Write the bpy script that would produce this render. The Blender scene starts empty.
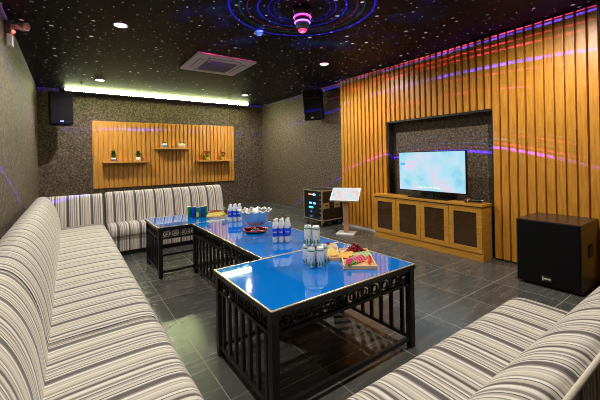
import bpy, bmesh, math, random
from mathutils import Vector, Matrix
R = random.Random(7)
PI = math.pi
SC = bpy.context.scene
COL = SC.collection

# ------------------------------------------------------------------ materials
MATS = {}
def nt_of(name):
    m = bpy.data.materials.new(name); m.use_nodes = True
    nt = m.node_tree
    return m, nt, nt.nodes['Principled BSDF']
def P(name, col, rough=.5, metal=0, emit=None, es=0, coat=0, spec=.5, trans=0, ior=1.45):
    if name in MATS: return MATS[name]
    m, nt, b = nt_of(name)
    b.inputs['Base Color'].default_value = (*col, 1)
    b.inputs['Roughness'].default_value = rough
    b.inputs['Metallic'].default_value = metal
    b.inputs['Specular IOR Level'].default_value = spec
    b.inputs['Coat Weight'].default_value = coat
    b.inputs['Coat Roughness'].default_value = .03
    b.inputs['Transmission Weight'].default_value = trans
    b.inputs['IOR'].default_value = ior
    if emit:
        b.inputs['Emission Color'].default_value = (*emit, 1)
        b.inputs['Emission Strength'].default_value = es
    MATS[name] = m
    return m
def N(nt, t, **k):
    n = nt.nodes.new(t)
    for a, v in k.items(): setattr(n, a, v)
    return n
def link(nt, a, b): nt.links.new(a, b)
def math_n(nt, op, a, b=None, c=None, clamp=False):
    n = N(nt, 'ShaderNodeMath', operation=op, use_clamp=clamp)
    for i, v in enumerate((a, b, c)):
        if v is None: continue
        if isinstance(v, (int, float)): n.inputs[i].default_value = v
        else: link(nt, v, n.inputs[i])
    return n.outputs[0]
def coord(nt, scale=(1, 1, 1), which='Object'):
    tc = N(nt, 'ShaderNodeTexCoord'); mp = N(nt, 'ShaderNodeMapping')
    mp.inputs['Scale'].default_value = scale
    link(nt, tc.outputs[which], mp.inputs[0])
    return mp.outputs[0]
def noise(nt, vec, scale, detail=3, rough=.5):
    n = N(nt, 'ShaderNodeTexNoise'); n.inputs['Scale'].default_value = scale
    n.inputs['Detail'].default_value = detail; n.inputs['Roughness'].default_value = rough
    link(nt, vec, n.inputs['Vector'])
    return n.outputs['Fac']
def ramp(nt, fac, stops, interp='LINEAR'):
    r = N(nt, 'ShaderNodeValToRGB'); cr = r.color_ramp; cr.interpolation = interp
    while len(cr.elements) < len(stops): cr.elements.new(1)
    for e, (p, c) in zip(cr.elements, stops):
        e.position = p; e.color = (*c, 1)
    if not isinstance(fac, (int, float)): link(nt, fac, r.inputs[0])
    return r.outputs[0]
def bump(nt, b, h, strength=.3, dist=.01):
    n = N(nt, 'ShaderNodeBump'); n.inputs['Strength'].default_value = strength
    n.inputs['Distance'].default_value = dist
    link(nt, h, n.inputs['Height']); link(nt, n.outputs[0], b.inputs['Normal'])

def wood(name, dark, light, scale=(14, 14, 1.2), rough=.38):
    m, nt, b = nt_of(name)
    v = coord(nt, scale)
    f = noise(nt, v, 3.2, 6, .6)
    c = ramp(nt, f, [(.28, dark), (.5, tuple((x + y) / 2 for x, y in zip(dark, light))), (.72, light)])
    link(nt, c, b.inputs['Base Color'])
    b.inputs['Roughness'].default_value = rough
    bump(nt, b, f, .08, .004)
    return m
WOOD_V = wood('golden_wood_boards', (.40, .152, .010), (.71, .325, .034))
WOOD_B = wood('light_wood_boards', (.42, .175, .022), (.70, .345, .055))
OAK = wood('oak_veneer', (.40, .175, .018), (.64, .32, .05), (2, 1.2, 14), .35)
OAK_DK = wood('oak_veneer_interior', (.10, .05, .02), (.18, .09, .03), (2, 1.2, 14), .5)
TRAY = wood('pale_board_wood', (.62, .36, .13), (.85, .58, .28), (3, 14, 14), .5)
POST = wood('brown_post_wood', (.34, .16, .08), (.55, .30, .17), (14, 14, 2), .35)

def wallcloth(name, a, b_, c_):
    m, nt, b = nt_of(name)
    v = coord(nt)
    f = noise(nt, v, 30, 4, .8)
    g = noise(nt, v, 130, 2, .6)
    s = math_n(nt, 'ADD', math_n(nt, 'MULTIPLY', f, .6), math_n(nt, 'MULTIPLY', g, .4))
    col = ramp(nt, s, [(.38, a), (.5, b_), (.60, c_)])
    link(nt, col, b.inputs['Base Color']); b.inputs['Roughness'].default_value = .75
    bump(nt, b, s, .35, .006)
    return m
CLOTH = wallcloth('speckled_brown_wallcovering', (.014, .009, .006), (.062, .042, .026), (.23, .17, .112))

def floor_mat():
    m, nt, b = nt_of('slate_grey_floor_tiles')
    tc = N(nt, 'ShaderNodeTexCoord'); sp = N(nt, 'ShaderNodeSeparateXYZ'); link(nt, tc.outputs['Object'], sp.inputs[0])
    T = .605
    ed = []; cell = []
    for o, off in ((sp.outputs[0], .14 - 6.05), (sp.outputs[1], .48 - 6.05)):
        t = math_n(nt, 'DIVIDE', math_n(nt, 'SUBTRACT', o, off), T)
        fr = math_n(nt, 'FRACT', t)
        d = math_n(nt, 'MINIMUM', fr, math_n(nt, 'SUBTRACT', 1, fr))
        ed.append(math_n(nt, 'LESS_THAN', d, .0048)); cell.append(math_n(nt, 'FLOOR', t))
    grout = math_n(nt, 'MAXIMUM', ed[0], ed[1])
    cv = N(nt, 'ShaderNodeCombineXYZ'); link(nt, cell[0], cv.inputs[0]); link(nt, cell[1], cv.inputs[1])
    wn = N(nt, 'ShaderNodeTexWhiteNoise', noise_dimensions='2D'); link(nt, cv.outputs[0], wn.inputs['Vector'])
    v = coord(nt, (1.6, 9, 1))
    f = noise(nt, v, 2.2, 7, .62)
    f2 = math_n(nt, 'ADD', f, math_n(nt, 'MULTIPLY', math_n(nt, 'SUBTRACT', wn.outputs['Value'], .5), .12))
    c = ramp(nt, f2, [(.3, (.052, .053, .052)), (.5, (.078, .079, .076)), (.75, (.110, .109, .101))])
    mx = N(nt, 'ShaderNodeMix', data_type='RGBA'); link(nt, grout, mx.inputs[0]); link(nt, c, mx.inputs[6])
    mx.inputs[7].default_value = (.27, .25, .20, 1)
    link(nt, mx.outputs[2], b.inputs['Base Color'])
    r = math_n(nt, 'ADD', math_n(nt, 'MULTIPLY', f, .14), .19)
    link(nt, math_n(nt, 'ADD', r, math_n(nt, 'MULTIPLY', grout, .4)), b.inputs['Roughness'])
    b.inputs['Specular IOR Level'].default_value = .62
    bump(nt, b, math_n(nt, 'SUBTRACT', 1, grout), .15, .002)
    return m
FLOOR = floor_mat()

STOPS = None
def stripes(axis):
    name = 'striped_upholstery_' + 'xyz'[axis]
    if name in MATS: return MATS[name]
    m, nt, b = nt_of(name)
    tc = N(nt, 'ShaderNodeTexCoord'); sp = N(nt, 'ShaderNodeSeparateXYZ'); link(nt, tc.outputs['Object'], sp.inputs[0])
    t = sp.outputs[axis]
    cream, white, sand = (.56, .515, .435), (.70, .675, .62), (.43, .375, .29)
    taupe, dark, black, grey = (.24, .21, .19), (.085, .070, .068), (.026, .023, .026), (.36, .335, .315)
    seq = [(cream, 4), (white, 2), (sand, 1.4), (cream, 2), (grey, 2), (white, 3), (taupe, 2), (dark, 5.5), (grey, 1.2), (white, 1.6), (black, 1.2),
           (cream, 3.6), (taupe, 1.4), (white, 2.6), (sand, 1.5), (grey, 1.4), (black, 1), (white, 2.2), (taupe, 3.2), (cream, 1.6), (white, 3.2), (sand, 1),
           (dark, 3.4), (grey, 1.2), (cream, 3.4), (black, .9), (white, 3), (taupe, 1.6), (sand, 1.6)]
    tot = sum(w for _, w in seq); p = 0; st = []
    for c, w in seq: st.append((p / tot, c)); p += w
    fr = math_n(nt, 'FRACT', math_n(nt, 'ADD', math_n(nt, 'DIVIDE', t, .30), 50.37))
    c = ramp(nt, fr, st, 'CONSTANT')
    # a slow tint shift between stripe groups
    n1 = N(nt, 'ShaderNodeTexNoise', noise_dimensions='1D'); n1.inputs['Scale'].default_value = 17; n1.inputs['Detail'].default_value = 2
    link(nt, t, n1.inputs['W'])
    mx = N(nt, 'ShaderNodeMix', data_type='RGBA', blend_type='MULTIPLY'); mx.inputs[0].default_value = .4
    link(nt, c, mx.inputs[6])
    link(nt, ramp(nt, n1.outputs['Fac'], [(.3, (.62, .59, .57)), (.6, (1, 1, 1))]), mx.inputs[7])
    link(nt, mx.outputs[2], b.inputs['Base Color'])
    b.inputs['Roughness'].default_value = .72
    b.inputs['Sheen Weight'].default_value = .15
    v = coord(nt); f = noise(nt, v, 300, 2)
    bump(nt, b, f, .12, .002)
    MATS[name] = m
    return m
SX, SY = stripes(0), stripes(1)

BLACK = P('black_lacquered_steel', (.012, .012, .013), .32)
BLUE = P('blue_glass', (.001, .19, .72), .045, coat=1, spec=.7)
GOLD = P('pale_brass_trim', (.62, .52, .34), .35, .6)
SPK = P('black_speaker_cabinet', (.010, .010, .011), .6, spec=.2)
def grille_mat():
    m, nt, b = nt_of('black_speaker_grille')
    v = coord(nt); vo = N(nt, 'ShaderNodeTexVoronoi'); vo.inputs['Scale'].default_value = 160; link(nt, v, vo.inputs['Vector'])
    link(nt, ramp(nt, vo.outputs['Distance'], [(.2, (.002, .002, .0025)), (.6, (.009, .009, .010))]), b.inputs['Base Color'])
    b.inputs['Roughness'].default_value = .85; b.inputs['Specular IOR Level'].default_value = .08
    bump(nt, b, vo.outputs['Distance'], .3, .003)
    return m
GRILLE = grille_mat()
SILVER = P('brushed_silver', (.62, .62, .61), .3, .9)
ALU = P('aluminium_edging', (.62, .61, .58), .35, .85)
CHROME = P('polished_silver', (.80, .80, .80), .12, 1)
WHITE = P('white_plastic', (.75, .75, .73), .4)
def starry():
    # black ceiling, the laser's star dots painted into it as emission
    m, nt, b = nt_of('black_ceiling_laser_dots')
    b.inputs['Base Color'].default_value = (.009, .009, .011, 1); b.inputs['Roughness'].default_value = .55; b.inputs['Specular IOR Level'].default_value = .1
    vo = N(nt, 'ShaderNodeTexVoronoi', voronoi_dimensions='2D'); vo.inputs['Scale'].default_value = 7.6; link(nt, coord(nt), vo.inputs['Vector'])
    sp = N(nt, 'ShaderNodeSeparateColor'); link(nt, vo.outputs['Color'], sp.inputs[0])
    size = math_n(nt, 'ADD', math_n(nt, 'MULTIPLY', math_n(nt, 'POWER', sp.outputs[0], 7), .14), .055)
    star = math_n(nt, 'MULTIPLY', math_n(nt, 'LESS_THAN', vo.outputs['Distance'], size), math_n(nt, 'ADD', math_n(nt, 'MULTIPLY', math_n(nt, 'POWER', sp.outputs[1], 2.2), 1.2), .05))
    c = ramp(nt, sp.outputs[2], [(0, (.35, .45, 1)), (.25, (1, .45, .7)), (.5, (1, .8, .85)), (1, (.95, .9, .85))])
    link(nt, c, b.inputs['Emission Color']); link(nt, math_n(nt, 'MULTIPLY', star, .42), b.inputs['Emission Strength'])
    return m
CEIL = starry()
PLINTH = P('dark_plinth', (.02, .018, .016), .5)

# ------------------------------------------------------------------ mesh helpers
def bm_new(): return bmesh.new()
def add_box(bm, x0, x1, y0, y1, z0, z1, bev=0, mi=0, M=None):
    v = [bm.verts.new((x, y, z)) for x in (x0, x1) for y in (y0, y1) for z in (z0, z1)]
    if M is not None:
        for q in v: q.co = M @ q.co
    fs = [bm.faces.new([v[i] for i in f]) for f in ((0, 1, 3, 2), (4, 6, 7, 5), (0, 4, 5, 1), (2, 3, 7, 6), (0, 2, 6, 4), (1, 5, 7, 3))]
    for f in fs: f.material_index = mi
    if bev:
        es = list({e for f in fs for e in f.edges})
        r = bmesh.ops.bevel(bm, geom=es, offset=bev, segments=2, profile=.7, affect='EDGES')
        for f in r['faces']: f.material_index = mi
def add_tube(bm, p0, p1, r0, r1=None, n=12, cap=True, mi=0, smooth=True):
    r1 = r0 if r1 is None else r1
    p0, p1 = Vector(p0), Vector(p1); d = (p1 - p0).normalized()
    a = d.orthogonal().normalized(); b = d.cross(a)
    rings = []
    for p, r in ((p0, r0), (p1, r1)):
        rings.append([bm.verts.new(p + (a * math.cos(2 * PI * i / n) + b * math.sin(2 * PI * i / n)) * r) for i in range(n)])
    for i in range(n):
        f = bm.faces.new((rings[0][i], rings[0][(i + 1) % n], rings[1][(i + 1) % n], rings[1][i])); f.smooth = smooth; f.material_index = mi
    if cap:
        f = bm.faces.new(rings[0][::-1]); f.material_index = mi
        f = bm.faces.new(rings[1]); f.material_index = mi
def add_lathe(bm, prof, n=24, c=(0, 0, 0), mi=0, sx=1, sy=1, smooth=True, M=None, wav=None, close=False):
    rings = []
    for (r, z) in prof:
        ring = []
        for i in range(n):
            a = 2 * PI * i / n
            rr, zz = (r, z) if wav is None else wav(r, z, a)
            p = Vector((c[0] + rr * math.cos(a) * sx, c[1] + rr * math.sin(a) * sy, c[2] + zz))
            ring.append(bm.verts.new(M @ p if M is not None else p))
        rings.append(ring)
    for k in range(len(rings) - 1):
        for i in range(n):
            f = bm.faces.new((rings[k][i], rings[k][(i + 1) % n], rings[k + 1][(i + 1) % n], rings[k + 1][i])); f.smooth = smooth; f.material_index = mi
    if prof[0][0] > 1e-6 and not close:
        f = bm.faces.new(rings[0][::-1]); f.material_index = mi
    if prof[-1][0] > 1e-6 and not close:
        f = bm.faces.new(rings[-1]); f.material_index = mi
    if close:
        for i in range(n):
            f = bm.faces.new((rings[-1][i], rings[-1][(i + 1) % n], rings[0][(i + 1) % n], rings[0][i])); f.smooth = smooth; f.material_index = mi
def add_ball(bm, c, r, n=10, sz=1, mi=0, M=None):
    prof = [(max(1e-5, r * math.sin(PI * k / n)), -r * sz * math.cos(PI * k / n)) for k in range(n + 1)]
    prof[0] = (r * .02, prof[0][1]); prof[-1] = (r * .02, prof[-1][1])
    add_lathe(bm, prof, n + 4, c, mi, M=M)
def add_profile(bm, prof, axis, t0, t1, rnd=.03, plain0=False, plain1=False):
    """closed outline in the plane across `axis` (x: outline is (y, z); y: outline is (x, z)) run along the axis, ends rounded"""
    cx = sum(p[0] for p in prof) / len(prof); cz = sum(p[1] for p in prof) / len(prof)
    st = []
    def s_in(d): return [(cx + (x - cx) * max(.2, 1 - d / max(.02, math.hypot(x - cx, z - cz))), cz + (z - cz) * max(.2, 1 - d / max(.02, math.hypot(x - cx, z - cz)))) for x, z in prof]
    if plain0: st.append((t0, 0))
    else: st += [(t0, rnd), (t0 + rnd * .15, rnd * .5), (t0 + rnd * .5, rnd * .13), (t0 + rnd, 0)]
    if plain1: st.append((t1, 0))
    else: st += [(t1 - rnd, 0), (t1 - rnd * .5, rnd * .13), (t1 - rnd * .15, rnd * .5), (t1, rnd)]
    rings = []
    for t, d in st:
        rings.append([bm.verts.new((t, u, w) if axis == 'x' else (u, t, w)) for u, w in (s_in(d) if d else prof)])
    n = len(prof)
    for k in range(len(rings) - 1):
        for i in range(n):
            f = bm.faces.new((rings[k][i], rings[k][(i + 1) % n], rings[k + 1][(i + 1) % n], rings[k + 1][i])); f.smooth = True
    bm.faces.new(rings[0][::-1]); bm.faces.new(rings[-1])
def spline(pts, per=4):
    out = []
    n = len(pts)
    for i in range(n):
        p0, p1, p2, p3 = (Vector(pts[(i + k - 1) % n]) for k in range(4))
        for s in range(per):
            t = s / per
            q = .5 * ((2 * p1) + (-p0 + p2) * t + (2 * p0 - 5 * p1 + 4 * p2 - p3) * t * t + (-p0 + 3 * p1 - 3 * p2 + p3) * t ** 3)
            out.append((q.x, q.y))
    return out
def obj(name, bm, mats, parent=None, loc=(0, 0, 0), rot=None):
    bmesh.ops.recalc_face_normals(bm, faces=bm.faces)
    me = bpy.data.meshes.new(name); bm.to_mesh(me); bm.free()
    for m in (mats if isinstance(mats, (list, tuple)) else [mats]): me.materials.append(m)
    o = bpy.data.objects.new(name, me); COL.objects.link(o)
    o.location = loc
    if rot: o.rotation_euler = rot
    if parent: o.parent = parent
    return o
def tag(o, label, cat, group=None):
    o['label'] = label; o['category'] = cat
    if group: o['group'] = group
    return o
def thing(name, label, cat, loc=(0, 0, 0), rot=(0, 0, 0), group=None):
    o = bpy.data.objects.new(name, None); COL.objects.link(o)
    o.location = loc; o.rotation_euler = rot; o.empty_display_size = .1
    return tag(o, label, cat, group)
def struct(name, bm, mats, parent=None):
    o = obj(name, bm, mats, parent)
    if not parent: o['kind'] = 'structure'
    return o
def dup(root, loc, rot=None, label=None, group=None, scale=None):
    def cp(o, par):
        c = o.copy(); COL.objects.link(c)
        if par: c.parent = par
        for ch in o.children: cp(ch, c)
        return c
    r = cp(root, None); r.location = loc
    if rot is not None: r.rotation_euler = rot
    if label: r['label'] = label
    if group: r['group'] = group
    if scale: r.scale = scale
    return r
def box(*a, **k):
    bm = bm_new(); add_box(bm, *a, **k); return bm
def text_mesh(body, size):
    cu = bpy.data.curves.new('lettering', 'FONT'); cu.body = body; cu.size = size; cu.offset = size * .032
    cu.resolution_u = 3
    o = bpy.data.objects.new('lettering', cu); COL.objects.link(o)
    bpy.context.view_layer.update()
    me = bpy.data.meshes.new_from_object(o.evaluated_get(bpy.context.evaluated_depsgraph_get()))
    bpy.data.objects.remove(o); bpy.data.curves.remove(cu)
    return me

# ------------------------------------------------------------------ room
XL, XW, YB, YN, ZC = -.52, 4.77, 8.65, -1.5, 2.99
XS = 4.60       # face of the wood cladding on the right wall
struct('floor', box(XL, XW, YN, YB, -.06, 0), FLOOR)
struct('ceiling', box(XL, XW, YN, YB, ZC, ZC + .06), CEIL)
struct('wall_left', box(XL - .08, XL, YN, YB, -.06, ZC + .06), CLOTH)
struct('wall_right', box(XW, XW + .08, YN, YB, -.06, ZC + .06), CLOTH)
struct('wall_back', box(XL - .08, XW + .08, YB, YB + .08, -.06, ZC + .06), CLOTH)
struct('wall_near', box(XL - .08, XW + .08, YN - .08, YN, -.06, ZC + .06), CLOTH)
GREYB = P('grey_skirting', (.10, .10, .098), .3)
struct('baseboard_back', box(XL, XW, YB - .015, YB, 0, .11, .003), GREYB)
struct('baseboard_right', box(XW - .015, XW, 5.02, YB - .015, 0, .11, .003), GREYB)
struct('baseboard_left', box(XL, XL + .015, YN, YB - .015, 0, .11, .003), GREYB)

def slats(bm, y0, y1, z0, z1, pitch=.0995, gap=.026, depth=.055, xf=XS, back=XW):
    add_box(bm, xf + depth, back, y0, y1, z0, z1)
    n = max(1, round((y1 - y0) / pitch)); p = (y1 - y0) / n
    for i in range(n):
        a, b = y0 + i * p + gap / 2, y0 + (i + 1) * p - gap / 2
        add_box(bm, xf, xf + depth, a, b, z0, z1, .004)
Y_N0, Y_N1, Z_N = 2.05, 3.81, 2.005
bm = bm_new(); slats(bm, Y_N1, 5.0, 0.05, ZC - .03, gap=.034); struct('trim_1', bm, WOOD_V)
bm = bm_new(); slats(bm, Y_N0, Y_N1, Z_N, ZC - .03, gap=.036); struct('trim_2', bm, WOOD_V)
bm = bm_new(); slats(bm, YN, Y_N0, 0.02, ZC - .03, gap=.022); struct('trim_3', bm, WOOD_V)
struct('trim_4', box(XS + .01, XW, YN, 5.0, ZC - .03, ZC), P('black_shadow_gap', (.01, .01, .01), .6))
struct('trim_5', box(XS + .005, XW, Y_N1, 5.0, 0, .05), P('white_floor_strip', (.62, .60, .54), .4))
struct('trim_6', box(XS - .004, XS + .05, Y_N0, Y_N1, Z_N - .03, Z_N - .001), P('black_niche_edge', (.012, .011, .010), .5))
bm = bm_new()
add_box(bm, XS + .035, XW - .002, Y_N1 - .018, Y_N1 - .001, .0, Z_N - .03); add_box(bm, XS + .035, XW - .002, Y_N0 + .001, Y_N0 + .018, 0, Z_N - .03)
struct('trim_7', bm, P('dark_niche_side', (.030, .024, .020), .6))

# wooden slat panel on the back wall with its shelves
p = thing('wall_panel', 'wide panel of golden wooden slats mounted on the brown back wall', 'wall panel', (2.14, YB, .80))
bm = bm_new()
n = 34; w = 3.4 / n
for i in range(n):
    a = -1.7 + i * w
    add_box(bm, a + .015, a + w - .015, -.05, -.016, 0, 1.53, .008)
obj('slat_facing', bm, WOOD_B, p)
obj('backing_board', box(-1.7, 1.7, -.016, 0, 0, 1.53), WOOD_B, p)
SHW = wood('shelf_wood', (.44, .20, .04), (.70, .38, .10), (1.2, 14, 14), .4)
SY0 = YB - .05
for x0, x1, z, lb in ((.62, 1.58, 1.41, 'left of the three wooden wall shelves, holding two pots of upright green leaves'),
                      (1.715, 2.55, 1.72, 'highest, middle wooden wall shelf, holding two squat succulent pots'),
                      (2.73, 3.68, 1.395, 'right of the three wooden wall shelves, holding red flowering pots')):
    s = tag(obj('wall_shelf', box(x0, x1, -.235, 0, -.04, 0, .004), SHW, None, (0, SY0, z)), lb, 'shelf', 'shelves on the slat panel')

def leaf(bm, base, d, ln, wd, mi=0, curl=.25):
    d = Vector(d).normalized(); side = d.cross(Vector((0, 0, 1)))
    if side.length < .05: side = Vector((1, 0, 0))
    side.normalize(); up = side.cross(d).normalized(); base = Vector(base)
    pr = []
    for t, wf in ((0, .15), (.3, .8), (.6, 1), (.85, .55), (1, .04)):
        c = base + d * ln * t - up * curl * ln * t * t * -1 * -.6
        pr.append((bm.verts.new(c - side * wd * wf / 2 + up * .15 * wd * wf), bm.verts.new(c), bm.verts.new(c + side * wd * wf / 2 + up * .15 * wd * wf)))
    for a, b in zip(pr, pr[1:]):
        for i in range(2):
            f = bm.faces.new((a[i], a[i + 1], b[i + 1], b[i])); f.smooth = True; f.material_index = mi
LEAF = P('leaf_green', (.03, .16, .025), .45); LEAF2 = P('succulent_green', (.05, .22, .06), .45)
REDF = P('red_petals', (.55, .03, .05), .5); SOIL = P('potting_soil', (.03, .02, .015), .9)
def pot(parent, prof, m, n=20, band=None):
    bm = bm_new(); add_lathe(bm, prof, n); obj('pot', bm, m, parent)
    if band: 
        bm = bm_new(); add_lathe(bm, band[0], n); obj('pot_band', bm, band[1], parent)
POTP = [(.030, 0), (.044, .012), (.050, .04), (.046, .075), (.040, .08), (.036, .07)]
BASEY = YB - .17
def upright(x, z, lab, m, seed, band=None):
    t = thing('potted_plant', lab, 'potted plant', (x, BASEY, z), group='small potted plants on the wall shelves')
    pot(t, POTP, m, band=band)
    r = random.Random(seed); bm = bm_new()
    for i in range(46):
        h = .07 + .15 * i / 46; a = i * 2.4; rr = .085 * (1 - .5 * i / 46)
        leaf(bm, (.006 * math.cos(a), .006 * math.sin(a), h), (math.cos(a), math.sin(a), .7 + r.random()), rr * 1.2, .040)
    obj('foliage', bm, LEAF, t)
    bm = bm_new(); add_tube(bm, (0, 0, .06), (0, 0, .21), .005); obj('stem', bm, SOIL, t)
upright(.835, 1.41, 'green leafy plant in a blue and white pot at the left shelf end', P('white_glaze', (.75, .75, .75), .25), 3,
        ([(.0448, .012), (.0508, .028), (.0512, .04), (.0495, .05)], P('blue_glaze', (.10, .14, .40), .25)))
upright(1.345, 1.41, 'green leafy plant in a plain white pot at the right end of the left shelf', P('white_glaze', (.7, .7, .7), .25), 5)
def succulent(x, z, lab, k, m, band=None):
    t = thing('potted_succulent', lab, 'potted plant', (x, BASEY, z), group='small potted plants on the wall shelves')
    t.scale = (1.15, 1.15, 1.45)
    bm = bm_new(); add_lathe(bm, [(.034 * k, 0), (.050 * k, .014), (.057 * k, .04), (.052 * k, .068), (.044 * k, .074), (.04 * k, .064)], 20); obj('pot', bm, m, t)
    if band:
        bm = bm_new(); add_lathe(bm, [(.0505 * k, .0138), (.058 * k, .04), (.0575 * k, .044)], 20); obj('pot_band', bm, band, t)
    bm = bm_new()
    for i in range(26):
        a = i * 2.4; rr = .045 * k * math.sqrt(i / 26)
        leaf(bm, (rr * math.cos(a), rr * math.sin(a), .062), (math.cos(a) * .6, math.sin(a) * .6, 1), .042, .022)
    obj('foliage', bm, LEAF2, t)
succulent(1.935, 1.72, 'small succulent in a round blue and white pot on the middle shelf', .9, P('white_glaze', (.7, .7, .7), .25), P('sky_blue_glaze', (.10, .36, .70), .25))
succulent(2.36, 1.72, 'succulent in a wide cream bowl on the middle shelf', 1.35, P('cream_glaze', (.72, .66, .48), .3))
def flower(x, z, lab, m, seed):
    t = thing('flowering_plant', lab, 'potted plant', (x, BASEY, z), group='small potted plants on the wall shelves')
    bm = bm_new(); add_lathe(bm, [(.032, 0), (.036, .005), (.048, .08), (.050, .085), (.043, .085), (.041, .07)], 20); obj('pot', bm, m, t)
    r = random.Random(seed); bm = bm_new(); bl = bm_new(); bs = bm_new()
    for i in range(15):
        a = r.random() * 6.28; l = .06 + .06 * r.random(); o = .09 * r.random() ** .7
        p1 = Vector((o * math.cos(a), o * .7 * math.sin(a), .10 + l))
        add_tube(bs, (0, 0, .06), p1, .0025, n=6)
        for q in range(6):
            b = q * 1.05 + a
            leaf(bm, p1, (math.cos(b), math.sin(b), .5), .042, .034)
        leaf(bl, (o * .4 * math.cos(a), o * .3 * math.sin(a), .08), (math.cos(a), math.sin(a), .8), .07, .03)
    obj('blossom', bm, REDF, t); obj('foliage', bl, LEAF, t); obj('stem', bs, LEAF, t)
flower(3.01, 1.395, 'red flowering plant in a lime green pot on the right shelf', P('lime_pot', (.34, .55, .02), .35), 2)
flower(3.45, 1.395, 'red flowering plant in a yellow pot at the right shelf end', P('yellow_pot', (.80, .58, .02), .35), 9)

# ------------------------------------------------------------------ ceiling fittings
LENS = P('lit_downlight_lens', (1, 1, 1), .5, emit=(1, .95, .84), es=40)
dl = thing('downlight', '', 'ceiling light', (0, 0, ZC))
bm = bm_new(); add_lathe(bm, [(.062, 0), (.078, -.003), (.080, -.009), (.066, -.012), (.058, -.004)], 28, close=True); obj('trim_ring', bm, WHITE, dl)
bm = bm_new(); add_lathe(bm, [(.060, -.001), (.060, -.006), (.03, -.008)], 28); obj('lens', bm, LENS, dl)
spots = [(.52, 4.27, 'round lit downlight over the left sofa, biggest at the top left'), (.52, 7.36, 'round lit downlight nearest the black speaker by the light strip'),
         (3.60, 7.36, 'round lit downlight near the right end of the light strip'), (3.57, 4.25, 'round lit downlight beside the golden slatted wall, right of the projector'),
         (.52, 1.2, 'round lit downlight over the near left sofa'), (3.57, 1.2, 'round lit downlight over the right-hand sofa end')]
for i, (x, y, lb) in enumerate(spots):
    o = dl if i == 0 else dup(dl, (x, y, ZC)); o.location = (x, y, ZC); o['label'] = lb; o['group'] = 'ceiling downlights'
    la = bpy.data.lights.new('downlight_lamp', 'SPOT'); la.energy = 128; la.spot_size = math.radians(174); la.spot_blend = .7
    la.shadow_soft_size = .025; la.color = (1, .93, .83)
    lo = bpy.data.objects.new('downlight_lamp', la); COL.objects.link(lo); lo.location = (x, y, ZC - .03)

# light strip in the cove of the back wall
t = thing('light_strip', 'long glowing greenish white light strip along the top of the back wall', 'light strip', (2.09, 8.47, ZC))
obj('housing', box(-2.13, 2.13, -.010, .010, -.060, 0), P('strip_shade_plate', (.25, .25, .24), .5), t)  # unseen back plate, shaped to keep the strip's light off the wall
bm = bm_new()
arc = [(-.012, -.010)] + [(-.012 - .042 * math.sin(q * PI / 12), -.014 - .044 * math.cos(q * PI / 12)) for q in range(6, -1, -1)]
lo = [bm.verts.new((-2.12, y, z)) for y, z in arc]; hi = [bm.verts.new((2.12, y, z)) for y, z in arc]
bm.faces.new(lo); bm.faces.new(hi[::-1])
for q in range(len(arc)): bm.faces.new((lo[q], hi[q], hi[(q + 1) % len(arc)], lo[(q + 1) % len(arc)]))
obj('diffuser', bm, P('strip_glow', (1, 1, 1), .5, emit=(.86, 1, .45), es=66), t)

# air conditioner cassette
t = thing('ceiling_air_conditioner', 'square white air conditioner cassette set in the dark starry ceiling', 'air conditioner', (2.05, 5.2, ZC))
ACW = P('off_white_plastic', (.62, .60, .55), .8, spec=.06); ACG = P('grey_grille', (.23, .24, .25), .8, spec=.06); ACD = P('dark_slot', (.03, .03, .03), .6)
bm = bm_new(); h = .48
add_box(bm, -h, h, -h, h, -.035, 0, .012); obj('panel', bm, ACW, t)
bm = bm_new(); add_box(bm, -.255, .255, -.255, .255, -.045, -.034, .004)
for i in range(15):
    y = -.23 + i * .033; add_box(bm, -.24, .24, y, y + .012, -.052, -.044)
obj('intake_grille', bm, ACG, t)
for a in range(4):
    M = Matrix.Rotation(a * PI / 2, 4, 'Z')
    bm = bm_new(); add_box(bm, -.27, .27, .315, .385, -.0375, -.034, M=M); s = obj('air_slot', bm, ACD, t)
    bm = bm_new(); add_box(bm, -.25, .25, .325, .375, -.043, -.037, .002, M=M); obj('louvre', bm, ACW, s)

t = thing('smoke_detector', 'small round smoke detector on the ceiling left of the party projector', 'smoke detector', (1.97, 3.6, ZC))
bm = bm_new(); add_lathe(bm, [(.055, 0), (.055, -.015), (.05, -.02)], 24); obj('base', bm, WHITE, t)
bm = bm_new(); add_lathe(bm, [(.044, -.018), (.042, -.035), (.03, -.046), (.008, -.048)], 24); obj('sensor_head', bm, P('grey_sensor', (.45, .45, .46), .4), t)
for x, y, lb in ((3.32, 7.55, 'small dark sprinkler head left of the right far downlight'), (.24, 7.75, 'small sprinkler head left of the far left downlight')):
    t = thing('sprinkler_head', lb, 'sprinkler', (x, y, ZC), group='ceiling sprinklers')
    bm = bm_new(); add_lathe(bm, [(.028, 0), (.028, -.006), (.012, -.01), (.010, -.04), (.006, -.045)], 14); obj('body', bm, P('dull_brass', (.16, .14, .11), .5, .6), t)
    bm = bm_new(); add_lathe(bm, [(.024, -.046), (.024, -.05)], 14); obj('deflector', bm, P('dull_brass', (.16, .14, .11), .5, .6), t)

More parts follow.
